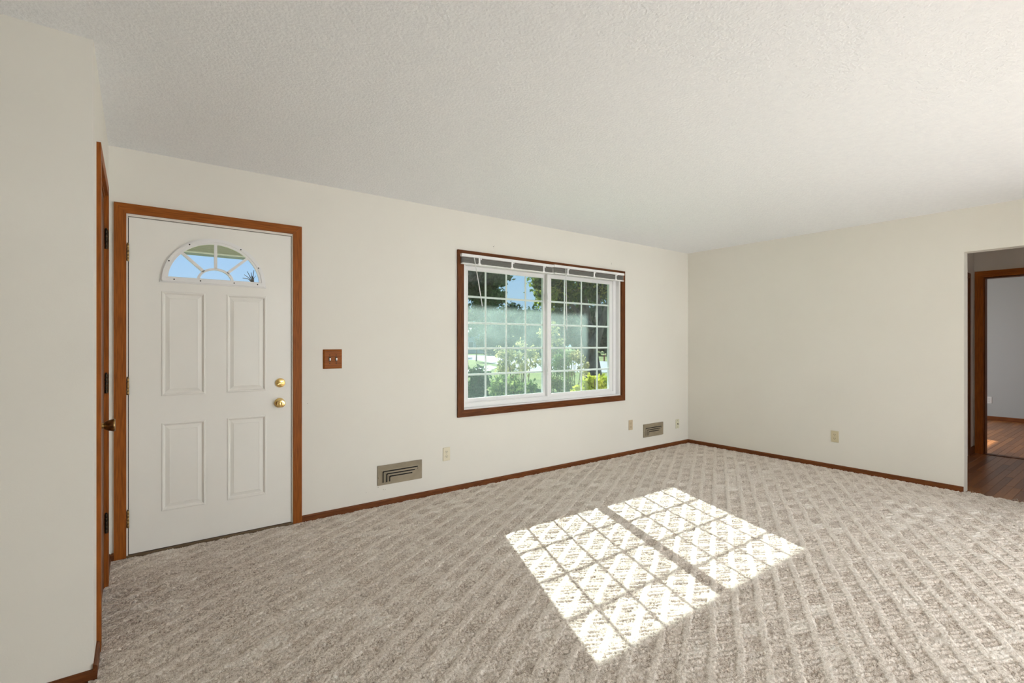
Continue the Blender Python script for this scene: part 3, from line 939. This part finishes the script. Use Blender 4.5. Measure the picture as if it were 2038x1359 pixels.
# ------------------------------------------------------------------ floor registers in the wall
def register(x0, x1, z0, z1, label):
    o = empty('wall_register', ((x0 + x1) / 2, D, (z0 + z1) / 2), label, 'vent')
    w, h = x1 - x0, z1 - z0

    def P(u, v):
        return (x0 + u * w, z1 - v * h)

    def ell(u, v, vb, ue, du, dv):
        return [P(u, vb), P(u, v + dv * .6), P(u + du * .6, v), P(ue, v), P(ue, v + dv), P(u + du * 1.5, v + dv), P(u + du, v + dv * 1.6), P(u + du, vb)]
    L3 = [(0.105, 0.30, 0.885, 0.905), (0.185, 0.44, 0.885, 0.835), (0.25, 0.58, 0.875, 0.775)]
    holes = [ell(u, v, vb, ue, 0.026, 0.058) for u, v, vb, ue in L3]
    pl = MB().plate([P(0.012, 0.0), P(0.988, 0.0), P(1, 0.03), P(1, 0.97), P(0.988, 1), P(0.012, 1), P(0, 0.97), P(0, 0.03)], holes, D - 0.0075, D - 0.0055)
    pl.build('faceplate', M['vent'], o)
    # turned-back rim
    MB().plate(rect(x0 + .001, x1 - .001, z0 + .001, z1 - .001), [rect(x0 + 0.004, x1 - 0.004, z0 + 0.004, z1 - 0.004)], D - 0.0072, D + 0.0005).build('rim', M['vent'], o)
    # pressed louvre lips above every slot
    for u, v, vb, ue in L3:
        lip = MB()
        a = [P(u - 0.030, vb), P(u - 0.030, v - 0.055), P(ue, v - 0.055)]
        b = [P(u - 0.004, vb), P(u - 0.004, v - 0.008), P(ue, v - 0.008)]
        vs_ = [(q[0], D - 0.0074, q[1]) for q in a] + [(q[0], D - 0.0105, q[1]) for q in b] + [(q[0], D - 0.0092, q[1]) for q in b] + [(q[0], D - 0.0060, q[1]) for q in a]
        f_ = []
        for i in range(2):
            f_ += [(i, i + 1, 4 + i, 3 + i), (3 + i, 4 + i, 7 + i, 6 + i), (6 + i, 7 + i, 10 + i, 9 + i), (9 + i, 10 + i, 1 + i, i)]
        f_ += [(0, 3, 6, 9), (2, 11, 8, 5)]
        lip.add(vs_, f_).build('louvre', M['vent'], o)
    MB().box(x0 + 0.006, x1 - 0.006, D - 0.0035, D - 0.001, z0 + 0.006, z1 - 0.006).build('dark_backing', M['black'], o)  # black sheet standing in for the shade behind the slots
    q = P(0.022, 0.60)
    MB().bbox(q[0] - 0.004, q[0] + 0.004, D - 0.015, D - 0.006, q[1] - 0.006, q[1] + 0.006, 0.0015).build('damper_lever', M['vent'], o)
    q = P(0.90, 0.42)
    MB().lathe([(0.0035, 0), (0.0035, 0.001), (0.0015, 0.002)], (q[0], D - 0.0075, q[1]), (0, -1, 0), 10).build('screw', M['dark_bronze'], o)
    return o


register(1.509, 1.893, 0.158, 0.314, 'larger tan metal wall register with three L shaped slots near the door')
register(4.780, 5.160, 0.163, 0.319, 'smaller looking tan wall register near the far corner below the window')

# old screw holes above the window and below the register
for i, (x, z, r_) in enumerate([(2.622, 2.170, 0.003), (2.628, 2.158, 0.002), (2.634, 2.176, 0.002), (4.229, 2.172, 0.003), (4.232, 2.158, 0.002), (1.517, 0.146, 0.0025), (1.56, 0.122, 0.002), (1.575, 0.118, 0.002), (0.985, 0.845, 0.002), (1.42, 0.123, 0.0015)]):
    MB().lathe([(r_, 0), (r_, 0.0006)], (x, D + .0001, z), (0, -1, 0), 8).build('nail_hole', M['slot'], wall_n)

# ------------------------------------------------------------------ outside: eave, porch roof, ground
def ray(u, v):
    r_ = (u - 1019) / 988.5
    return Vector((0.603 + r_ * 0.7977, 0.7977 - r_ * 0.603, -(v - 683.7) / 988.5))


def at(u, v, Y):
    d = ray(u, v)
    return Vector((0, 0, 1.2763)) + d * (Y / d.y)


GZ = -0.45


def ground(u, v, z=GZ):
    d = ray(u, v)
    return Vector((0, 0, 1.2763)) + d * ((z - 1.2763) / d.z)


eave = MB().box(1.75, 12.0, D + 0.17, 4.95, 2.425, 2.455).build('eave_soffit', M['siding'])
struct(eave, 'house eave sheltering the window from outside', 'eave')
MB().bbox(1.75, 12.0, 4.95, 4.975, 2.414, 2.56, 0.003).build('fascia', M['fascia'], eave)
porch = empty('porch_roof', (0.4, 4.9, 2.2), 'pale boarded porch roof seen through the fan window', 'porch roof', None, 'structure')
yb = D + 0.172
k_ = 0
while yb < 5.86:
    MB().bbox(-1.2, 1.75, yb, yb + 0.106, 2.20, 2.218, 0.008).build('soffit_board', M['siding'], porch)
    yb += 0.116
MB().bbox(-1.2, 1.75, yb, yb + 0.03, 2.190, 2.40, 0.003).build('fascia', M['fascia'], porch)
MB().bbox(-1.2, 1.75, yb + 0.03, yb + 0.12, 2.178, 2.30, 0.012).build('gutter', M['gutter'], porch)
MB().box(-1.2, 1.75, D + 0.17, yb, 2.22, 2.40).build('roof_deck', M['roof'], porch)
stoop = MB().bbox(-0.6, 1.6, D + 0.17, D + 1.6, GZ - 0.1, -0.06, 0.01).build('porch_step', principled('concrete', (0.45, 0.43, 0.40), 0.9))
struct(stoop, 'concrete stoop outside the front door', 'step')

M['lawn'] = add_noise(principled('lawn', (0.10, 0.16, 0.04), 0.95, 0, 0.1), (0.085, 0.135, 0.035), (0.22, 0.25, 0.075), 0.35, 8, p0=0.3, p1=0.7)
M['asphalt'] = principled('pale_road', (0.25, 0.265, 0.28), 0.9)
M['concrete2'] = principled('sidewalk_concrete', (0.40, 0.38, 0.36), 0.9)
lawn = MB().box(-60, 190, D + 0.17, 200, GZ - 0.3, GZ).build('lawn', M['lawn'])
struct(lawn, 'front lawn running to the street outside the window', 'lawn')


def ground_patch(name, pts, mat, z, label, cat):
    p = [ground(*q) for q in pts]
    o = MB().plate([(q.x, q.y) for q in p], [], GZ - 0.05, z, 'xy').build(name, mat)
    return struct(o, label, cat)


ground_patch('road', [(900, 707), (1000, 708), (1060, 711), (1130, 716), (1250, 721), (1260, 742), (1150, 741), (1085, 741), (1020, 737), (988, 725), (950, 716.5), (900, 715)], M['asphalt'], GZ + 0.012, 'pale street curving past the front lawn', 'road')
ground_patch('sidewalk', [(900, 739), (940, 734), (975, 727), (990, 731), (975, 738), (940, 742), (900, 746)], M['concrete2'], GZ + 0.015, 'short pale walk crossing the shaded lawn', 'walk')


# ------------------------------------------------------------------ plants
def leaf_mat(name, c0, c1, c2, trans=0.45):
    m = bpy.data.materials.new(name)
    m.use_nodes = True
    n, l = m.node_tree.nodes, m.node_tree.links
    n.clear()
    out = n.new('ShaderNodeOutputMaterial')
    a = n.new('ShaderNodeAttribute')
    a.attribute_name = 'tone'
    r = n.new('ShaderNodeValToRGB')
    e_ = r.color_ramp.elements
    e_[0].color, e_[1].color = (*c0, 1), (*c2, 1)
    k_ = e_.new(0.5)
    k_.color = (*c1, 1)
    l.new(a.outputs['Fac'], r.inputs[0])
    d = n.new('ShaderNodeBsdfDiffuse')
    t = n.new('ShaderNodeBsdfTranslucent')
    mx = n.new('ShaderNodeMixShader')
    mx.inputs[0].default_value = trans
    l.new(r.outputs[0], d.inputs[0])
    l.new(r.outputs[0], t.inputs[0])
    l.new(d.outputs[0], mx.inputs[1])
    l.new(t.outputs[0], mx.inputs[2])
    l.new(mx.outputs[0], out.inputs[0])
    return m


def leaves(name, parent, mat, cen, size, aspect=0.5, tone=None, up=0.0):
    """cen Nx3: one folded rhombic leaf at every point"""
    n = len(cen)
    a = RNG.normal(size=(n, 3))
    a[:, 2] += up
    a /= np.linalg.norm(a, axis=1, keepdims=True)
    b = np.cross(a, RNG.normal(size=(n, 3)))
    b /= np.linalg.norm(b, axis=1, keepdims=True)
    s = size * RNG.uniform(0.6, 1.3, (n, 1))
    v = np.empty((n, 4, 3))
    v[:, 0] = cen - a * s
    v[:, 1] = cen + b * s * aspect
    v[:, 2] = cen + a * s
    v[:, 3] = cen - b * s * aspect
    me = bpy.data.meshes.new(name)
    me.vertices.add(n * 4)
    me.vertices.foreach_set('co', v.astype(np.float32).ravel())
    me.loops.add(n * 4)
    me.loops.foreach_set('vertex_index', np.arange(n * 4, dtype=np.int32))
    me.polygons.add(n)
    me.polygons.foreach_set('loop_start', (np.arange(n) * 4).astype(np.int32))
    me.polygons.foreach_set('loop_total', np.full(n, 4, dtype=np.int32))
    t = RNG.uniform(0, 1, n) if tone is None else np.clip(tone, 0, 1)
    at_ = me.attributes.new('tone', 'FLOAT', 'POINT')
    at_.data.foreach_set('value', np.repeat(t, 4).astype(np.float32))
    me.update()
    me.materials.append(mat)
    o = bpy.data.objects.new(name, me)
    COL.objects.link(o)
    if parent is not None:
        o.parent = parent
        o.matrix_parent_inverse = Matrix.Translation(-parent.location)
    o['kind'] = 'stuff'
    return o


def crown(c, rad, blobs, n, blob_r=0.32, flat=1.0):
    """leaf points clumped in blobs over an ellipsoid; also returns a tone per leaf (clump + outer position)"""
    c, rad = np.array(c), np.array(rad)
    d = RNG.normal(size=(blobs, 3))
    d /= np.linalg.norm(d, axis=1, keepdims=True)
    bc = c + d * rad * RNG.uniform(0.35, 1.0, (blobs, 1))
    bt = RNG.uniform(0, 1, blobs)
    i = RNG.integers(0, blobs, n)
    p = bc[i] + RNG.normal(size=(n, 3)) * rad.mean() * blob_r * 0.55 * np.array([1, 1, flat])
    return p, 0.65 * bt[i] + 0.35 * RNG.uniform(0, 1, n)


M['bark'] = add_noise(principled('bark', (0.11, 0.09, 0.075), 0.95), (0.05, 0.042, 0.036), (0.20, 0.175, 0.15), 9, 6, (1, 1, 0.25), bump=0.9, bscale=16, bdist=0.04)
M['twig'] = principled('twig', (0.09, 0.06, 0.045), 0.9)
M['leaf_dark'] = leaf_mat('leaf_dark', (0.012, 0.035, 0.018), (0.03, 0.075, 0.035), (0.085, 0.15, 0.055), 0.3)
M['leaf_far'] = leaf_mat('leaf_far', (0.034, 0.057, 0.036), (0.061, 0.092, 0.057), (0.109, 0.136, 0.075), 0.35)
M['leaf_tree'] = leaf_mat('leaf_tree', (0.015, 0.045, 0.018), (0.06, 0.12, 0.035), (0.55, 0.62, 0.12), 0.5)
M['leaf_green'] = leaf_mat('leaf_green', (0.05, 0.1, 0.035), (0.14, 0.22, 0.07), (0.38, 0.44, 0.15), 0.45)
M['leaf_olive'] = leaf_mat('leaf_olive', (0.18, 0.19, 0.07), (0.42, 0.4, 0.16), (0.68, 0.58, 0.3), 0.45)
M['leaf_yellow'] = leaf_mat('leaf_yellow', (0.22, 0.32, 0.04), (0.42, 0.47, 0.055), (0.70, 0.68, 0.14), 0.45)


def tree(name, base, trunk_r, crowns, n, leaf, mat, label, limbs=(), lean=(0, 0), group=None, blob=26, blob_r=0.32):
    o = empty(name, base, label, 'tree', group)
    top = crowns[0][0]
    pts = [Vector(base) + (Vector(top) - Vector(base)) * t + Vector((lean[0] * math.sin(3 * t), lean[1] * math.sin(3 * t), 0)) for t in (0, .12, .3, .5, .7, .9)]
    tb = MB()
    tb.tube([pts[0] - Vector((0, 0, .05))] + pts[1:], trunk_r * 1.15, 12, trunk_r * 0.4)
    for a_, b_2, r_ in limbs:
        a_, b_2 = Vector(a_), Vector(b_2)
        tb.tube([a_, a_.lerp(b_2, .4) + Vector((0, 0, -.08)), b_2], r_, 8, r_ * .35)
    tb.build('trunk', M['bark'], o, True)
    P_, T_ = [], []
    for c, rad in crowns:
        p, t = crown(c, rad, blob, n // len(crowns), blob_r)
        P_.append(p)
        T_.append(t)
    leaves('foliage', o, mat, np.concatenate(P_), leaf, 0.55, np.concatenate(T_))
    return o


def gxy(p, z=GZ):
    return (p.x, p.y, z)


# big dark tree at the upper left of the window
c0 = at(880, 560, 19)
c1 = at(955, 545, 18)
tree('shade_tree', gxy(at(885, 700, 19)), 0.30, [(c0, (2.6, 2.4, 2.0)), (c1, (1.25, 1.4, 0.75)), (at(968, 588, 20), (0.9, 1.0, 0.4))], 14000, 0.12, M['leaf_dark'], 'dark tree filling the upper left panes of the window', blob=34, blob_r=0.26)
# tree with the thick trunk to the right
c0 = at(1150, 520, 12.5)
tb = at(1186, 700, 11.5)
lim = [(at(1180, 690, 11.5), at(1215, 590, 11.2), 0.20), (at(1180, 655, 11.5), at(1110, 570, 12.5), 0.13), (at(1192, 640, 11.5), at(1190, 560, 12), 0.15)]
tree('maple_tree', gxy(tb), 0.30, [(c0, (2.3, 2.0, 1.2)), (at(1105, 575, 12.5), (0.9, 1.0, 0.55)), (at(1190, 570, 12.0), (1.0, 1.0, 0.8)), (at(1098, 590, 14), (0.45, 0.8, 0.4))], 12000, 0.085, M['leaf_tree'], 'broad tree with a thick grey trunk in the right panes', lim, blob=30, blob_r=0.24)
# the far side of the street
rnd = random.Random(21)
far = [(868, 60, 9.0), (916, 92, 12.0), (962, 84, 10.8), (992, 62, 7.6), (1026, 73, 8.9), (1056, 52, 7.0), (1084, 84, 10.0), (1116, 62, 8.5), (1150, 73, 10.5), (1182, 52, 8.0), (1214, 84, 12.5), (1252, 62, 9.5)]
PLACE = ['leftmost, behind the dark shade tree', 'behind the left of the distant house', 'behind the right of the distant house', 'low one in the left window half', 'under the sky gap of the left window half', 'low one just left of the meeting stile', 'tall one behind the meeting stile', 'just right of the meeting stile', 'between the stile and the thick trunk', 'directly behind the thick trunk', 'just right of the thick trunk', 'rightmost, at the window edge']
for i, (u, Y, h_) in enumerate(far):
    b = at(u, 684, Y)
    base = (b.x, b.y, GZ)
    w = 2.6 + rnd.random() * 0.5
    tree('street_tree', base, 0.25, [((b.x, b.y, GZ + h_ * .60), (w, w, h_ * .38)), ((b.x + rnd.uniform(-.6, .6), b.y, GZ + h_ * .30), (w * 1.05, w, h_ * .24))], 5200, 0.34, M['leaf_far'],
         'hazy green tree across the street, ' + PLACE[i], group=None, blob=24, blob_r=0.34)
# slender sapling on the lawn
b = ground(948, 719)
sap = empty('sapling', b, 'thin young tree on the lawn at the left of the window', 'tree')
st_ = MB().tube([b, b + Vector((0.03, 0, 0.7)), b + Vector((0, 0, 2.2))], 0.07, 8, 0.04)
st_.build('trunk', M['twig'], sap, True)
p, t = crown((b.x, b.y, b.z + 2.9), (0.9, 0.9, 0.9), 14, 900, 0.3)
leaves('foliage', sap, M['leaf_dark'], p, 0.10, 0.5, t)


def shrub(name, centre, rad, n, leaf, mat, label, stems, z0=GZ, aspect=0.5, blob=22, up=0.0, blob_r=0.3, spread=0.8):
    c = Vector(centre)
    o = empty(name, (c.x, c.y, z0), label, 'shrub')
    for i in range(stems):
        a_ = 2 * math.pi * i / max(1, stems) + rnd.uniform(-.3, .3)
        tip = c + Vector((math.cos(a_) * rad[0] * spread * rnd.uniform(.3, 1), math.sin(a_) * rad[1] * spread, rad[2] * rnd.uniform(.3, 1.0)))
        foot = Vector((c.x + rnd.uniform(-.06, .06), c.y + rnd.uniform(-.06, .06), z0))
        mid = foot.lerp(tip, 0.5) + Vector((rnd.uniform(-.06, .06), 0, 0.05))
        MB().tube([foot, mid, tip], 0.011, 6, 0.004).build('stem', M['twig'], o, True)
    p, t = crown(c, rad, blob, n, blob_r)
    p[:, 2] = np.maximum(p[:, 2], z0 + 0.02)
    leaves('foliage', o, mat, p, leaf, aspect, t, up)
    return o


shrub('leggy_shrub', at(1026, 722, 7.4), (0.46, 0.36, 0.46), 1500, 0.036, M['leaf_olive'], 'leggy shrub with pale yellowing leaves and bare stems', 12, blob=26, blob_r=0.22, spread=0.95)
shrub('low_shrub', at(1015, 772, 6.5), (0.45, 0.30, 0.22), 2200, 0.035, M['leaf_green'], 'low green shrub at the foot of the left window half', 6)
shrub('feathery_shrub', at(1119, 746, 6.3), (0.24, 0.24, 0.48), 2600, 0.034, M['leaf_green'], 'upright green shrub just right of the meeting stile', 7, aspect=0.28)
shrub('tall_olive_shrub', at(1098, 672, 9.5), (0.28, 0.30, 0.45), 700, 0.045, M['leaf_olive'], 'yellow tinged branch cluster behind the meeting stile', 5, blob_r=0.25)
shrub('wispy_shrub', at(1142, 725, 7.4), (0.30, 0.28, 0.30), 700, 0.04, M['leaf_olive'], 'thin wispy shrub in front of the thick tree trunk', 7, blob_r=0.2)
shrub('golden_shrub', at(1180, 768, 5.2), (0.40, 0.22, 0.12), 1500, 0.038, M['leaf_yellow'], 'bright yellow green shrub at the lower right of the window', 6, blob_r=0.3, aspect=0.65)
shrub('dark_hedge', at(930, 768, 9.0), (0.75, 0.45, 0.32), 2600, 0.05, M['leaf_dark'], 'dark hedge at the lower left of the window', 4)
# strap leaved clump under the golden shrub
cl = at(1140, 790, 5.0)
dl = empty('strap_leaf_plant', (cl.x, cl.y, GZ), 'clump of long green strap leaves below the golden shrub', 'plant')
mb_m = principled('strap_leaf', (0.10, 0.22, 0.05), 0.6)
for i in range(44):
    a_ = rnd.uniform(0, 6.283)
    L_ = rnd.uniform(0.35, 0.62)
    x, y = cl.x + rnd.uniform(-.22, .22), cl.y + rnd.uniform(-.12, .12)
    o_ = rnd.uniform(.25, .8)
    pts = [Vector((x + math.cos(a_) * L_ * o_ * t * t, y + math.sin(a_) * L_ * o_ * t * t, GZ + L_ * 1.25 * (t - .28 * t * t))) for t in (0, .3, .6, .85, 1)]
    w = 0.013
    sd = Vector((-math.sin(a_), math.cos(a_), 0)) * w
    v_ = []
    for q, f_ in zip(pts, (.8, 1, .9, .5, .08)):
        v_ += [(q - sd * f_)[:], (q + sd * f_)[:]]
    m_ = MB().add(v_, [(2 * q, 2 * q + 1, 2 * q + 3, 2 * q + 2) for q in range(4)])
    m_.build('blade', mb_m, dl, True)

# distant house
hb = at(946, 690, 74)
hs = empty('house', (hb.x, hb.y, GZ), 'distant grey gabled house across the street', 'house')
M['far_wall'] = principled('far_siding', (0.42, 0.46, 0.50), 0.8)
M['far_roof'] = principled('far_roof', (0.30, 0.33, 0.36), 0.8)
hw = 2.6
MB().plate([(hb.x - hw, GZ), (hb.x + hw, GZ), (hb.x + hw, GZ + 2.9), (hb.x, GZ + 4.3), (hb.x - hw, GZ + 2.9)], [], hb.y, hb.y + 7).build('wall', M['far_wall'], hs)
for s_ in (-1, 1):
    rp = [(hb.x, hb.y - .3, GZ + 4.42), (hb.x + s_ * (hw + .35), hb.y - .3, GZ + 2.8), (hb.x + s_ * (hw + .35), hb.y + 7.3, GZ + 2.8), (hb.x, hb.y + 7.3, GZ + 4.42)]
    MB().add(rp + [(x, y, z + .14) for x, y, z in rp], [(0, 1, 2, 3), (4, 7, 6, 5), (0, 4, 5, 1), (1, 5, 6, 2), (2, 6, 7, 3), (3, 7, 4, 0)]).build('roof', M['far_roof'], hs)
for x in (-1.5, 0.3):
    wd = MB().box(hb.x + x, hb.x + x + 1.1, hb.y - .06, hb.y + .02, GZ + 0.9, GZ + 2.1).build('window', M['white'], hs)
    MB().box(hb.x + x + .1, hb.x + x + 1.0, hb.y - .08, hb.y - .05, GZ + 1.0, GZ + 2.0).build('pane', M['gutter'], wd)
# reddish post on the far lawn
b = ground(1202.5, 719)
pp = empty('street_post', b, 'small rust red post on the far lawn at the right window edge', 'post')
M['rust'] = principled('rust_red', (0.28, 0.07, 0.03), 0.7)
MB().lathe([(0.09, 0), (0.09, 0.05), (0.065, 0.06), (0.065, 0.5), (0.10, 0.52), (0.10, 0.56), (0.06, 0.64), (0.0, 0.66)], b, (0, 0, 1), 14).build('post', M['rust'], pp, True)
# twiggy tree whose tip shows in the fan window
tw = at(498, 553, 11)
bt = empty('twiggy_tree', (tw.x + .1, tw.y, GZ), 'nearly bare twig tips at the right end of the fan window', 'tree')
MB().tube([(tw.x + .1, tw.y, GZ), (tw.x + .14, tw.y, 1.2), (tw.x + .06, tw.y, tw.z - 0.1)], 0.05, 8, 0.015).build('trunk', M['twig'], bt, True)
for dx, dz in ((-.10, .06), (-.05, .13), (.02, .11), (.07, .16), (.10, .05), (-.13, -.01), (.04, .04)):
    MB().tube([(tw.x + .06, tw.y, tw.z - .12), (tw.x + dx * .4 + .02, tw.y, tw.z + dz * .3 - .02), (tw.x + dx, tw.y + .03, tw.z + dz)], 0.010, 5, 0.005).build('twig', M['twig'], bt)
